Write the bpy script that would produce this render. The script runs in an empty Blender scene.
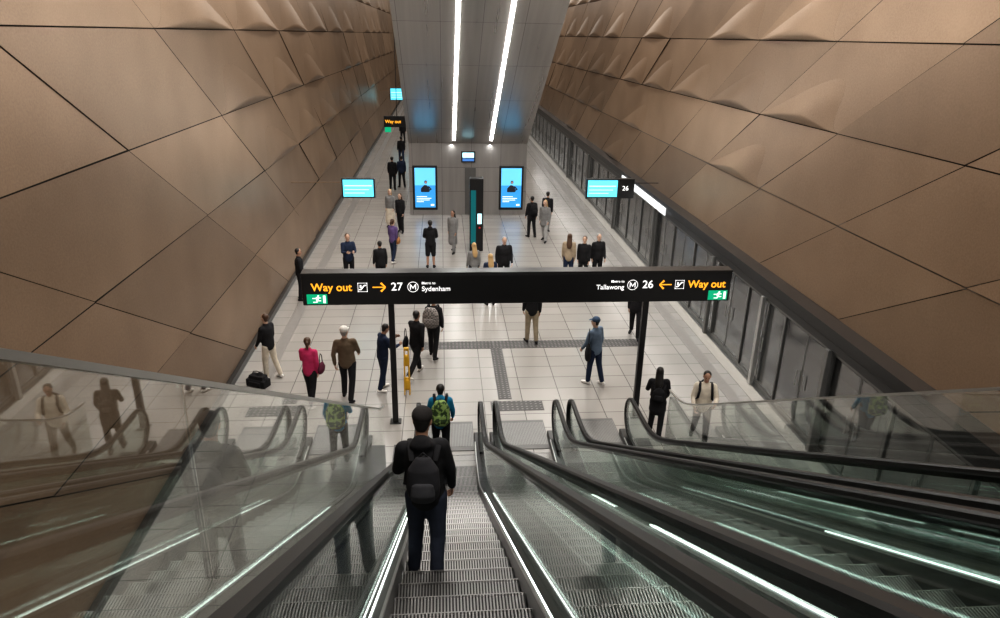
import bpy, bmesh, math, random
from mathutils import Vector, Matrix
random.seed(7)
SC=bpy.context.scene; COL=SC.collection
V=Vector
# ------------------------------------------------------------------ materials
MATS={}
def pbr(name,col,rough=.5,metal=0.0,emit=0.0,noise=.12,nscale=6.0,bump=0.0,spec=.5):
    if name in MATS: return MATS[name]
    m=bpy.data.materials.new(name); m.use_nodes=True; nt=m.node_tree; b=nt.nodes['Principled BSDF']
    c=(col[0],col[1],col[2],1)
    b.inputs['Base Color'].default_value=c
    b.inputs['Roughness'].default_value=rough; b.inputs['Metallic'].default_value=metal
    b.inputs['Specular IOR Level'].default_value=spec
    if emit>0:
        b.inputs['Emission Color'].default_value=c
        b.inputs['Emission Strength'].default_value=emit
    elif noise>0:
        tc=nt.nodes.new('ShaderNodeTexCoord'); n=nt.nodes.new('ShaderNodeTexNoise'); n.inputs['Scale'].default_value=nscale; n.inputs['Detail'].default_value=5
        nt.links.new(tc.outputs['Object'],n.inputs['Vector'])
        mx=nt.nodes.new('ShaderNodeMix'); mx.data_type='RGBA'
        mx.inputs[6].default_value=tuple(max(0,v*(1-noise)) for v in col)+(1,); mx.inputs[7].default_value=tuple(min(1,v*(1+noise)) for v in col)+(1,)
        nt.links.new(n.outputs['Fac'],mx.inputs[0]); nt.links.new(mx.outputs[2],b.inputs['Base Color'])
        if bump>0:
            bp=nt.nodes.new('ShaderNodeBump'); bp.inputs['Strength'].default_value=bump; bp.inputs['Distance'].default_value=.01
            nt.links.new(n.outputs['Fac'],bp.inputs['Height']); nt.links.new(bp.outputs['Normal'],b.inputs['Normal'])
    MATS[name]=m; return m
def glassmat(name,tint,base=.06,amp=.9,pw=3.0,rough=.0,gcol=(.95,.95,.94)):
    m=bpy.data.materials.new(name); m.use_nodes=True; nt=m.node_tree; nt.nodes.clear()
    o=nt.nodes.new('ShaderNodeOutputMaterial'); mix=nt.nodes.new('ShaderNodeMixShader'); t=nt.nodes.new('ShaderNodeBsdfTransparent'); g=nt.nodes.new('ShaderNodeBsdfGlossy')
    t.inputs[0].default_value=tint+(1,); g.inputs['Color'].default_value=gcol+(1,); g.inputs['Roughness'].default_value=rough
    lw=nt.nodes.new('ShaderNodeLayerWeight'); lw.inputs['Blend'].default_value=.5
    p=nt.nodes.new('ShaderNodeMath'); p.operation='POWER'; p.inputs[1].default_value=pw
    q=nt.nodes.new('ShaderNodeMath'); q.operation='MULTIPLY_ADD'; q.inputs[1].default_value=amp; q.inputs[2].default_value=base
    nt.links.new(lw.outputs['Facing'],p.inputs[0]); nt.links.new(p.outputs[0],q.inputs[0]); nt.links.new(q.outputs[0],mix.inputs[0])
    nt.links.new(t.outputs[0],mix.inputs[1]); nt.links.new(g.outputs[0],mix.inputs[2]); nt.links.new(mix.outputs[0],o.inputs[0])
    return m
def brickmat(name,c1,c2,mortar,w,h,msize,rough=.4,metal=0,axes='XY',offset=0.0,nz=.10,nsc=(.7,.7,.7)):
    m=bpy.data.materials.new(name); m.use_nodes=True; nt=m.node_tree; b=nt.nodes['Principled BSDF']
    tc=nt.nodes.new('ShaderNodeTexCoord'); sp=nt.nodes.new('ShaderNodeSeparateXYZ'); cb=nt.nodes.new('ShaderNodeCombineXYZ')
    nt.links.new(tc.outputs['Object'],sp.inputs[0])
    nt.links.new(sp.outputs[axes[0]],cb.inputs[0]); nt.links.new(sp.outputs[axes[1]],cb.inputs[1])
    br=nt.nodes.new('ShaderNodeTexBrick'); br.offset=offset; br.squash=1.0
    br.inputs['Scale'].default_value=1; br.inputs['Color1'].default_value=c1+(1,); br.inputs['Color2'].default_value=c2+(1,); br.inputs['Mortar'].default_value=mortar+(1,)
    br.inputs['Mortar Size'].default_value=msize; br.inputs['Brick Width'].default_value=w; br.inputs['Row Height'].default_value=h; br.inputs['Mortar Smooth'].default_value=.1
    nt.links.new(cb.outputs[0],br.inputs['Vector'])
    mp=nt.nodes.new('ShaderNodeMapping'); mp.inputs['Scale'].default_value=nsc; nt.links.new(tc.outputs['Object'],mp.inputs['Vector'])
    n=nt.nodes.new('ShaderNodeTexNoise'); n.inputs['Scale'].default_value=1; n.inputs['Detail'].default_value=4; nt.links.new(mp.outputs[0],n.inputs['Vector'])
    mr=nt.nodes.new('ShaderNodeMapRange'); mr.inputs['To Min'].default_value=1-nz*2; mr.inputs['To Max'].default_value=1+nz*2
    nt.links.new(n.outputs['Fac'],mr.inputs['Value'])
    vm=nt.nodes.new('ShaderNodeVectorMath'); vm.operation='SCALE'; nt.links.new(br.outputs['Color'],vm.inputs[0]); nt.links.new(mr.outputs[0],vm.inputs['Scale'])
    nt.links.new(vm.outputs[0],b.inputs['Base Color'])
    mr2=nt.nodes.new('ShaderNodeMapRange'); mr2.inputs['To Min'].default_value=rough*.9; mr2.inputs['To Max'].default_value=rough*1.12
    nt.links.new(n.outputs['Fac'],mr2.inputs['Value']); nt.links.new(mr2.outputs[0],b.inputs['Roughness'])
    b.inputs['Metallic'].default_value=metal
    return m
def cladmat(nm,f):
    m=bpy.data.materials.new(nm); m.use_nodes=True; nt=m.node_tree; b=nt.nodes['Principled BSDF']
    tc=nt.nodes.new('ShaderNodeTexCoord')
    n=nt.nodes.new('ShaderNodeTexNoise'); n.inputs['Scale'].default_value=34; n.inputs['Detail'].default_value=6; n.inputs['Roughness'].default_value=.6
    n2=nt.nodes.new('ShaderNodeTexNoise'); n2.inputs['Scale'].default_value=.6; n2.inputs['Detail'].default_value=2
    nt.links.new(tc.outputs['Object'],n.inputs['Vector']); nt.links.new(tc.outputs['Object'],n2.inputs['Vector'])
    a=nt.nodes.new('ShaderNodeMath'); a.operation='MULTIPLY_ADD'; a.inputs[1].default_value=.5
    nt.links.new(n2.outputs['Fac'],a.inputs[0]); 
    h=nt.nodes.new('ShaderNodeMath'); h.operation='MULTIPLY'; h.inputs[1].default_value=.5; nt.links.new(n.outputs['Fac'],h.inputs[0]); nt.links.new(h.outputs[0],a.inputs[2])
    r=nt.nodes.new('ShaderNodeValToRGB'); r.color_ramp.elements[0].position=.30; r.color_ramp.elements[0].color=(.225*f,.150*f,.096*f,1); r.color_ramp.elements[1].position=.70; r.color_ramp.elements[1].color=(.34*f,.236*f,.158*f,1)
    nt.links.new(a.outputs[0],r.inputs[0]); nt.links.new(r.outputs[0],b.inputs['Base Color'])
    b.inputs['Roughness'].default_value=.42; b.inputs['Metallic'].default_value=.5
    return m
M_CLAD=cladmat('bronze_cladding',.94); M_CLADB=cladmat('bronze_cladding_dark',.80); M_CLADC=cladmat('bronze_cladding_light',1.10)
M_BLACK=pbr('black_satin',(.012,.012,.013),.35)
M_RUB=pbr('black_rubber',(.007,.007,.007),.42,noise=.2,spec=.35)
M_SEAM=pbr('dark_seam',(.010,.008,.006),.9)
M_STEEL=pbr('brushed_steel',(.50,.50,.49),.3,.9,nscale=3)
M_STEELM=pbr('mid_steel',(.20,.20,.195),.35,.8,nscale=3)
M_STEELD=pbr('dark_steel',(.05,.05,.05),.32,.7)
M_DECK=pbr('deck_dark_steel',(.018,.018,.018),.28,.3)
M_STEP=pbr('step_aluminium',(.25,.243,.237),.32,.85,noise=.15,nscale=2)
M_RISER=pbr('step_riser',(.06,.058,.056),.4,.7)
M_GROOVE=pbr('step_groove',(.008,.008,.008),.7)
M_LET=pbr('white_letter',(.9,.9,.9),.6,emit=.85)
M_ORG=pbr('orange_letter',(.95,.42,.03),.6,emit=.95)
M_GRN=pbr('green_exit',(.0,.35,.17),.5,emit=.8)
M_LED=pbr('led_white',(1,1,.97),.5,emit=24.0)
M_LEDS=pbr('led_soft',(.93,1,.96),.5,emit=2.6)
M_LEDB=pbr('led_bright',(.95,1,.97),.5,emit=5.0)
M_LEDD=pbr('led_faint',(.93,1,.96),.5,emit=.9)
M_CYAN=pbr('screen_cyan',(.10,.55,.72),.3,emit=1.3)
M_CYAN2=pbr('screen_pale',(.45,.80,.88),.3,emit=1.2)
M_YEL=pbr('yellow_plastic',(.70,.40,.02),.4)
M_GLASS=glassmat('balustrade_glass',(.895,.95,.93),.06,.45,2.7)
M_GLSIDE=glassmat('side_glass',(.93,.95,.94),.09,.80,2.7)
M_PSDG=glassmat('door_glass',(.44,.45,.46),.24,.45,3.0,.12,(.85,.86,.87))
M_FLOOR=brickmat('floor_tiles',(.308,.295,.278),(.278,.267,.252),(.10,.097,.092),.9,.6,.009,.25,0,'XY',0.0,.04)
M_TACT=pbr('tactile_dark',(.055,.053,.052),.5); M_TACS=pbr('tactile_stud',(.16,.155,.15),.4)
M_SOFF=brickmat('soffit_panels',(.40,.375,.355),(.37,.35,.335),(.07,.07,.07),1.35,2.4,.006,.28,.85,'XY',0.0,.10,(5,.15,.15))
M_FACE=brickmat('facade_panels',(.42,.40,.385),(.39,.372,.36),(.08,.08,.08),1.35,1.1,.006,.30,.8,'XZ',0.0,.10,(5,1,.3))
# ------------------------------------------------------------------ mesh builder
class MB:
    def __init__(s): s.v=[]; s.f=[]; s.mi=[]
    def add(s,vs,fs,mi=0):
        o=len(s.v); s.v+= [tuple(x) for x in vs]; s.f+=[tuple(i+o for i in f) for f in fs]; s.mi+=[mi]*len(fs); return s
    def box(s,x0,x1,y0,y1,z0,z1,mi=0,M=None):
        vs=[V(p) for p in ((x0,y0,z0),(x1,y0,z0),(x1,y1,z0),(x0,y1,z0),(x0,y0,z1),(x1,y0,z1),(x1,y1,z1),(x0,y1,z1))]
        if M: vs=[M@p for p in vs]
        return s.add(vs,[(0,3,2,1),(4,5,6,7),(0,1,5,4),(1,2,6,5),(2,3,7,6),(3,0,4,7)],mi)
    def loft(s,pts,rad,side=V((1,0,0)),seg=12,mi=0,caps=True):
        pts=[V(p) for p in pts]; rad=[(r,r) if not isinstance(r,tuple) else r for r in rad]
        P=[];R=[]
        if caps:
            d0=(pts[0]-pts[1]).normalized(); r=min(rad[0])
            P+=[pts[0]+d0*r*.6]; R+=[(rad[0][0]*.72,rad[0][1]*.72)]
        P+=pts; R+=rad
        if caps:
            d1=(pts[-1]-pts[-2]).normalized(); r=min(rad[-1])
            P+=[pts[-1]+d1*r*.6]; R+=[(rad[-1][0]*.72,rad[-1][1]*.72)]
        n=len(P); vs=[]
        for i in range(n):
            d=(P[min(i+1,n-1)]-P[max(i-1,0)]).normalized()
            sd=side-d*side.dot(d)
            if sd.length<.2: sd=V((0,1,0))-d*d.y
            sd.normalize(); b=d.cross(sd)
            for k in range(seg):
                a=2*math.pi*k/seg
                vs.append(P[i]+sd*math.cos(a)*R[i][0]+b*math.sin(a)*R[i][1])
        fs=[]
        for i in range(n-1):
            for k in range(seg):
                k2=(k+1)%seg; fs.append((i*seg+k,i*seg+k2,(i+1)*seg+k2,(i+1)*seg+k))
        vs.append(P[0]+(P[0]-P[1]).normalized()*(min(R[0])*.3 if caps else 0)); vs.append(P[-1]+(P[-1]-P[-2]).normalized()*(min(R[-1])*.3 if caps else 0))
        a,bq=n*seg,n*seg+1
        for k in range(seg):
            k2=(k+1)%seg; fs.append((a,k2,k)); fs.append((bq,(n-1)*seg+k,(n-1)*seg+k2))
        return s.add(vs,fs,mi)
    def ell(s,c,rx_,ry_,rz_,R=None,seg=16,rings=10):
        """closed ellipsoid centred c, optional rotation R"""
        vs=[];fs=[]
        for i in range(1,rings):
            t=math.pi*i/rings
            for k in range(seg):
                a=2*math.pi*k/seg; p=V((rx_*math.sin(t)*math.cos(a),ry_*math.sin(t)*math.sin(a),-rz_*math.cos(t)))
                vs.append(V(c)+((R@p) if R else p))
        for i in range(rings-2):
            for k in range(seg):
                k2=(k+1)%seg; fs.append((i*seg+k,i*seg+k2,(i+1)*seg+k2,(i+1)*seg+k))
        n=len(vs); lo=V((0,0,-rz_)); hi=V((0,0,rz_))
        vs.append(V(c)+((R@lo) if R else lo)); vs.append(V(c)+((R@hi) if R else hi))
        for k in range(seg):
            k2=(k+1)%seg; fs.append((n,k2,k)); fs.append((n+1,(rings-2)*seg+k,(rings-2)*seg+k2))
        return s.add(vs,fs)
    def mesh(s,name,mats,smooth=False):
        me=bpy.data.meshes.new(name); me.from_pydata(s.v,[],s.f)
        for m in mats: me.materials.append(m)
        me.polygons.foreach_set('material_index',s.mi)
        if smooth: me.polygons.foreach_set('use_smooth',[True]*len(me.polygons))
        me.update(); return me
def obj(name,me,parent=None,loc=None,rotz=0,label=None,cat=None,kind=None,group=None):
    o=bpy.data.objects.new(name,me); COL.objects.link(o)
    if loc is not None: o.location=loc
    if rotz: o.rotation_euler=(0,0,rotz)
    if parent: o.parent=parent
    if label: o['label']=label
    if cat: o['category']=cat
    if kind: o['kind']=kind
    if group: o['group']=group
    return o
def O(name,mb,mats,smooth=False,**k):
    if not isinstance(mats,(list,tuple)): mats=[mats]
    return obj(name,mb.mesh(name,mats,smooth),**k)
def bev(o,w=.01,seg=2):
    m=o.modifiers.new('b','BEVEL'); m.width=w; m.segments=seg; m.limit_method='ANGLE'; return o
def remesh(mb,name,mats,voxel,smooth=3,fac=.6):
    me=mb.mesh(name+'_t',mats); t=bpy.data.objects.new('tmp',me); COL.objects.link(t)
    r=t.modifiers.new('r','REMESH'); r.mode='VOXEL'; r.voxel_size=voxel; r.use_smooth_shade=True
    sm=t.modifiers.new('s','SMOOTH'); sm.iterations=smooth; sm.factor=fac
    dg=bpy.context.evaluated_depsgraph_get(); ev=t.evaluated_get(dg)
    out=bpy.data.meshes.new_from_object(ev); out.name=name
    bpy.data.objects.remove(t); bpy.data.meshes.remove(me)
    out.materials.clear()
    for m in mats: out.materials.append(m)
    out.polygons.foreach_set('use_smooth',[True]*len(out.polygons)); out.polygons.foreach_set('material_index',[0]*len(out.polygons))
    return out
def text(body,size,mat,x,y,z,parent=None,align='LEFT',bold=.006,rz=0,name='lettering',depth=.004):
    cu=bpy.data.curves.new('t','FONT'); cu.body=body; cu.size=size; cu.align_x=align; cu.offset=bold; cu.extrude=depth
    t=bpy.data.objects.new('t',cu); COL.objects.link(t)
    dg=bpy.context.evaluated_depsgraph_get(); me=bpy.data.meshes.new_from_object(t.evaluated_get(dg)); me.name=name
    bpy.data.objects.remove(t)
    me.transform(Matrix.Rotation(math.pi/2,4,'X')); me.materials.clear(); me.materials.append(mat)
    return obj(name,me,parent=parent,loc=(x,y,z),rotz=rz)
# ------------------------------------------------------------------ camera
TH=math.radians(21.2); PSI=math.radians(4.9); ROLL=math.radians(1.1); HC=7.9
cam=bpy.data.cameras.new('camera'); co=bpy.data.objects.new('camera',cam); COL.objects.link(co); SC.camera=co
cam.sensor_width=36; cam.lens=706*36/1000; cam.clip_start=.05; cam.clip_end=400
Rm=Matrix.Rotation(-PSI,4,'Z')@Matrix.Rotation(math.pi/2-TH,4,'X')@Matrix.Rotation(ROLL,4,'Z')
co.matrix_world=Matrix.Translation((0,0,HC))@Rm
# ------------------------------------------------------------------ room
fl=MB(); fl.box(-5.3,7.75,-6,125,-.3,0); O('floor',fl,M_FLOOR,kind='structure')
t=MB(); t.box(7.75,12,-6,125,-1.5,-1.3); O('floor_track',t,pbr('track_dark',(.05,.05,.05),.8),kind='structure')
t=MB(); t.box(11.6,12,-6,125,-1.5,4.5); t.box(7.9,12,-6,125,4.4,4.6); t.box(7.75,7.8,-6,125,-1.4,-.02); O('wall_tunnel',t,pbr('tunnel_dark',(.12,.12,.12),.8),kind='structure')
def make_wall(name,xb,sgn,rows,ystart,sp,zbot,relief):
    mb=MB(); k=1/math.tan(math.radians(30)); lean=.03
    def P(y,z,d): 
        x=xb-sgn*lean*z+sgn*d
        return V((x,y,z))
    vs=[P(-8,zbot,-.05),P(125,zbot,-.05),P(125,15,-.05),P(-8,15,-.05)]; mb.add(vs,[(0,1,2,3)],1)
    g=.011; rr=random.Random(11)
    smooth_from=[]
    for r in range(len(rows)-1):
        h0,h1=rows[r],rows[r+1]
        j0=int((-10-ystart-h1*k)/sp)-1
        for j in range(j0,int((125-ystart-h0*k)/sp)+1):
            a0=ystart+j*sp+h0*k; b0=a0+sp; a1=ystart+j*sp+h1*k; b1=a1+sp
            if min(b0,b1)<-8 or min(a0,a1)>118: continue
            q=[(a0+g*2,HC-h0-g),(b0-g,HC-h0-g),(b1-g*2,HC-h1+g),(a1+g,HC-h1+g)]
            rel=relief(r,j,(a0+b1)/2,(h0+h1)/2)
            mi=rr.choice([0,0,2,3]); tl=rr.uniform(-.03,.03); tv_=rr.uniform(-.025,.025)
            def pt(s,t_,d):
                y=(q[0][0]*(1-s)+q[1][0]*s)*(1-t_)+(q[3][0]*(1-s)+q[2][0]*s)*t_
                z=q[0][1]*(1-t_)+q[3][1]*t_
                return P(y,z,d+tl*(s-.5)+tv_*(t_-.5))
            if not rel:
                mb.add([pt(0,0,0),pt(1,0,0),pt(1,1,0),pt(0,1,0)],[(0,1,2,3)],mi); continue
            A,f=rel; nu=28; vs=[];fs=[]
            tvals=[]
            for iu in range(nu+1):
                s=iu/nu; ss=s if f>0 else 1-s
                e=max(0,math.sin(math.pi*ss**1.25))**1.35
                tc=1-.60*e
                if iu in (0,nu): tc=1.0; e=0
                vs.append(pt(s,0,0)); vs.append(pt(s,tc*.999,0)); tvals.append((s,tc,e))
            for iu in range(nu): fs.append((iu*2,iu*2+2,iu*2+3,iu*2+1))
            mb.add(vs,fs,mi)
            vs=[];fs=[];nv=5
            for (s,tc,e) in tvals:
                for iv in range(nv+1):
                    u=iv/nv
                    vs.append(pt(s,tc+(1-tc)*u*.975,A*e*u))
                vs.append(pt(s,1,0))
            w=nv+2
            for iu in range(nu):
                for iv in range(nv+1): fs.append((iu*w+iv,(iu+1)*w+iv,(iu+1)*w+iv+1,iu*w+iv+1))
            n0=len(mb.f); mb.add(vs,fs,mi)
            smooth_from+= [n0+i for i in range(len(fs)) if i%(nv+1)!=nv]
    o=O(name,mb,[M_CLAD,M_SEAM,M_CLADB,M_CLADC],kind='structure')
    for i in smooth_from: o.data.polygons[i].use_smooth=True
    return o
rnd=random.Random(5)
def relL(r,j,y,h):
    q=rnd.random(); f=rnd.choice([1,1,1,-1])
    if y>80: return None
    if (h<2 and y>15.0 and q<.92) or (h<4 and y>21 and q<.75) or (h<6 and y>28 and q<.5): return (.085,f)
def relR(r,j,y,h):
    q=rnd.random(); f=rnd.choice([1,1,1,-1])
    if y>80: return None
    if (h<1.8 and y>12 and q<.92) or (h<3.5 and y>15.5 and q<.75) or (h<5.2 and y>23 and q<.4): return (.085,f)
RL=[-7.1,-5.79,-3.86,-1.93,0,1.93,3.86,5.79,7.74]
make_wall('wall_left',-5.1,1,RL,9.2,5.5,.15,relL)
RR=[-6.9,-5.15,-3.43,-1.72,0,1.72,3.43,5.15]
make_wall('wall_right',7.72,-1,RR,7.2,3.7,2.75,relR)
t=MB(); t.box(-5.25,-5.0,-6,125,0,.16); O('baseboard_left',t,M_STEELD,kind='structure')
t=MB(); t.box(-6.5,9,124,124.3,0,15); O('wall_far',t,pbr('wall_far',(.3,.27,.24),.6),kind='structure')
t=MB(); t.box(-6.5,9,-8,125,15,15.3); O('ceiling',t,pbr('ceiling_up',(.25,.23,.21),.7),kind='structure')
t=MB(); t.box(7.50,7.80,-6,124,2.30,2.76); t.box(7.42,7.50,-6,124,2.60,2.76); O('trim_1',t,M_BLACK,kind='structure')
t=MB(); t.box(7.495,7.5,-6,124,2.43,2.46); O('trim_2',t,M_STEELD,kind='structure')
t=MB(); t.box(7.2,7.5,-6,124,.0,.004); t.box(7.5,7.74,-6,124,.0,.008,1); O('trim_3',t,[pbr('threshold_pale',(.34,.325,.30),.45),M_STEELM],kind='structure')
M_TP=pbr('tactile_pale',(.21,.20,.19),.5)
t=MB(); t.box(6.65,6.95,-6,124,0,.006); O('tactile_strip',t,M_TP,label='long pale tactile strip along the platform doors',cat='tactile paving')
t=MB(); t.box(-4.5,-4.2,-6,124,0,.006); O('tactile_strip',t,M_TP,label='long pale tactile strip beside the bronze wall',cat='tactile paving')
def tact(x0,x1,y0,y1,label):
    mb=MB(); mb.box(x0,x1,y0,y1,0,.005)
    nx=max(2,int((x1-x0)/.10)); ny=max(2,int((y1-y0)/.10))
    for i in range(nx):
        for j in range(ny):
            cx=x0+(i+.5)*(x1-x0)/nx; cy=y0+(j+.5)*(y1-y0)/ny
            mb.box(cx-.022,cx+.022,cy-.022,cy+.022,.005,.011,1)
    O('tactile_paving',mb,[M_TACT,M_TACS],label=label,cat='tactile paving')
tact(1.25,1.56,14.5,17.35,'short dark studded tactile path leading to the escalators')
tact(-1.0,5.4,17.35,17.85,'dark studded tactile band crossing the platform')
tact(1.05,2.25,13.95,14.4,'dark studded tactile pad before escalator')
# ------------------------------------------------------------------ screen doors
def psd():
    r=obj('platform_screen_door',None,loc=(7.62,0,0))
    mb=MB(); mb.box(-.05,.05,-.03,.03,0,2.3); mb.box(-.05,.05,.03,1.97,2.2,2.3); mb.box(-.05,.05,.03,1.97,0,.1)
    a=O('frame',mb,M_STEELM,parent=r)
    ls=[]
    for s in (0,1):
        y0=.05+s*.95
        mb=MB(); mb.box(-.012,.012,y0+.03,y0+.91,.14,2.16); g=O('glass_leaf',mb,M_PSDG,parent=r)
        mb=MB(); mb.box(-.015,.015,y0,y0+.018,.1,2.2); mb.box(-.015,.015,y0+.922,y0+.94,.1,2.2); mb.box(-.028,.028,y0+.04,y0+.9,.1,.16)
        f=O('leaf_frame',mb,M_STEELM,parent=g)
        mb=MB(); mb.loft([(-.06,y0+(.8 if s==0 else .12),.95),(-.06,y0+(.8 if s==0 else .12),1.3)],[.012,.012],seg=8); h=O('handle',mb,M_STEEL,smooth=True,parent=g)
        ls.append((g,f,h))
    return r,a,ls
r0,a0,l0=psd()
def setp(o,i):
    o.location=(7.62,4+i*2.0,0); o['label']='dark-framed glazed platform screen door under black fascia'; o['category']='screen door'; o['group']='platform screen doors'
setp(r0,0)
for i in range(1,58):
    r=r0.copy(); COL.objects.link(r); setp(r,i)
    a=a0.copy(); COL.objects.link(a); a.parent=r
    for g,f,h in l0:
        g2=g.copy(); COL.objects.link(g2); g2.parent=r
        for q in (f,h):
            q2=q.copy(); COL.objects.link(q2); q2.parent=g2
for y in (12,15.0,18.2,24,30,36,42):
    mb=MB(); mb.box(7.44,7.54,y-.06,y+.06,0,2.3); bev(O('door_column',mb,M_STEEL if y==15.0 else M_STEELM,label='slim brushed steel post between screen doors',cat='column',group='steel door posts'))
mb=MB(); mb.box(7.38,7.42,22.6,28.6,2.38,2.62); O('route_sign',mb,pbr('route_white',(.75,.78,.8),.5,emit=.6),label='long white route strip on black fascia',cat='sign')
# ------------------------------------------------------------------ soffit + core
x0,x1=-1.5,3.9
t=MB(); t.box(x0,x1,32.6,38,0,3.3); O('wall_core',t,M_FACE,kind='structure')
tn=math.tan(math.radians(30)); 
def sofz(y): return 3.3+(32.6-y)*tn
t=MB(); yA,yB=32.6,12.6
t.add([(x0,yA,3.3),(x1,yA,3.3),(x1,yB,sofz(yB)),(x0,yB,sofz(yB)),(x0,yA+2.5,3.3),(x1,yA+2.5,3.3),(x1,yB+2.5,sofz(yB)),(x0,yB+2.5,sofz(yB))],[(0,1,2,3),(4,7,6,5),(0,3,7,4),(1,5,6,2),(2,6,7,3),(0,4,5,1)])
O('escalator_underside',t,M_SOFF,label='sloping brushed grey metal underside of an escalator',cat='escalator underside')
for xx in (.55,2.22):
    mb=MB(); w=.055
    yb,ya=32.2,13.2
    vs=[]
    for (y) in (yb,ya):
        z=sofz(y)
        for dx in (-w,w):
            vs.append((xx+dx,y,z-.05)); vs.append((xx+dx,y,z+.005))
    mb.add(vs,[(0,2,6,4),(0,1,3,2),(4,6,7,5),(0,4,5,1),(2,3,7,6)])
    O('light_strip',mb,M_LED,label='long bright white light strip on sloping metal underside',cat='light fixture',group='soffit light strips')
def ad(cx,y,zb,label):
    r=obj('advertising_screen',None,loc=(cx,y,zb),label=label,cat='display screen')
    mb=MB(); mb.box(-.56,.56,-.12,0,0,2.05); bev(O('housing',mb,M_BLACK,parent=r),.02)
    mb=MB(); mb.box(-.47,.47,-.130,-.121,.12,1.95); p=O('picture',mb,pbr('ad_blue',(.03,.22,.50),.3,emit=1.1),parent=r)
    mb=MB(); mb.box(-.47,.47,-.134,-.1305,1.15,1.95); O('picture_top',mb,pbr('ad_blue2',(.12,.45,.75),.3,emit=1.0),parent=r)
    mb=MB(); mb.loft([(0.0,-.14,.85),(0,-.14,1.0),(.02,-.14,1.16)],[(.20,.01),(.19,.012),(.07,.01)],seg=20); mb.loft([(.03,-.142,1.24),(.03,-.142,1.30),(.03,-.142,1.37)],[(.05,.01),(.07,.012),(.05,.01)],seg=18)
    mb.loft([(.14,-.14,1.1),(.27,-.14,.98),(.12,-.14,.9)],[(.04,.01)]*3,seg=10)
    O('portrait',mb,pbr('ad_dark',(.02,.025,.04),.5,emit=.05),parent=r)
    mb=MB(); mb.loft([(.03,-.152,1.25),(.03,-.152,1.29),(.03,-.152,1.33)],[(.035,.006),(.048,.008),(.035,.006)],seg=16); O('portrait_face',mb,pbr('ad_skin',(.45,.26,.18),.5,emit=.4),parent=r)
    mb=MB(); 
    for i,wd in enumerate((.24,.34,.30,.16)): mb.box(-.40,-.40+wd*2,-.145,-.136,.62-i*.08,.645-i*.08)
    mb.box(.25,.40,-.145,-.136,.2,.28); O('caption_bars',mb,M_LET,parent=r)
ad(-.78,32.6,.25,'tall blue advertising screen in black frame on metal facade')
ad(3.2,32.6,.25,'tall blue advertising screen in black frame on grey facade')
mb=MB(); mb.box(-.32,.32,-.1,0,0,.5); r=obj('information_display',None,loc=(1.2,32.6,2.45),label='small black information display on metal facade',cat='display screen'); O('housing',mb,M_BLACK,parent=r)
mb=MB(); mb.box(-.26,.26,-.11,-.101,.22,.44); O('screen',mb,M_CYAN2,parent=r); mb=MB(); mb.box(-.26,.26,-.11,-.101,.06,.18); O('screen_lower',mb,pbr('scr_blue',(.05,.15,.4),.4,emit=.8),parent=r)
mb=MB(); mb.box(1.05,1.55,-.04,0,0,2.2); O('trim_4',mb,M_STEELM,kind='structure',loc=(0,32.6,0)); 
r=obj('help_point',None,loc=(1.3,26.7,0),label='tall dark help point pillar with teal panel',cat='help point')
mb=MB(); mb.box(-.26,.26,-.16,.16,0,2.85); bev(O('body',mb,M_BLACK,parent=r),.02)
mb=MB(); mb.box(-.22,-.02,-.175,-.161,.3,2.4); O('teal_panel',mb,pbr('teal',(.0,.13,.15),.4,emit=.25),parent=r)
mb=MB(); mb.box(.04,.2,-.175,-.161,1.1,1.5); O('screen',mb,M_CYAN2,parent=r)
mb=MB(); mb.loft([(.12,-.17,.95),(.12,-.19,.95)],[.04,.04],seg=12); O('button',mb,pbr('red_button',(.6,.02,.02),.4),parent=r)
def hang(cx,y,z,wx,w,h,label,ext=None):
    r=obj('departure_display',None,loc=(cx,y,z),label=label,cat='display screen')
    mb=MB(); mb.box(-w/2-.05,w/2+.05,-.08,.08,-.05,h+.05); bev(O('housing',mb,M_BLACK,parent=r),.015)
    mb=MB(); mb.box(-w/2,w/2,-.092,-.081,0,h); O('screen',mb,M_CYAN,parent=r)
    mb=MB(); mb.box(-w/2+.05,w/2-.05,-.099,-.093,h*.62,h*.68); mb.box(-w/2+.05,w/2-.15,-.099,-.093,h*.4,h*.44); mb.box(-w/2+.05,w/2-.3,-.099,-.093,h*.2,h*.24); O('timetable_lines',mb,M_CYAN2,parent=r)
    s=1 if wx>cx else -1
    mb=MB(); mb.box(min(s*w/2,wx-cx),max(s*w/2,wx-cx),-.015,.015,h*.8,h*.84); O('bracket',mb,M_CLAD if s<0 else M_BLACK,parent=r)
    if ext:
        mb=MB(); mb.box(s*w/2+.05,s*w/2+.60,-.09,.09,-.05,h+.05); O('number_panel',mb,M_BLACK,parent=r)
        text(ext,.23,M_LET,s*w/2+.17,-.10,h*.4,parent=r,bold=.001)
    return r
hang(-2.85,24.3,2.66,-5.1,1.02,.58,'hanging cyan departure display on thin bracket by bronze wall')
hang(5.60,24.3,2.66,7.6,1.05,.58,'hanging cyan departure display with platform 26 panel',ext='26')
hang(-3.45,62,2.7,-5.1,1.5,.9,'distant hanging cyan departure display on bracket')
r=obj('way_out_sign',None,loc=(-2.72,45,2.5),label='distant black hanging way out sign with orange letters',cat='sign')
mb=MB(); mb.box(-.80,.80,-.08,.08,0,.66); O('panel',mb,M_BLACK,parent=r)
text('Way out',.27,M_ORG,-.72,-.09,.25,parent=r,bold=.006)
mb=MB(); mb.box(.56,.72,-.09,-.081,.23,.44); O('icon',mb,M_LET,parent=r)
mb=MB(); mb.box(-.75,-.38,-.08,.08,-.30,-.0); O('exit_panel',mb,M_GRN,parent=r)
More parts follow.
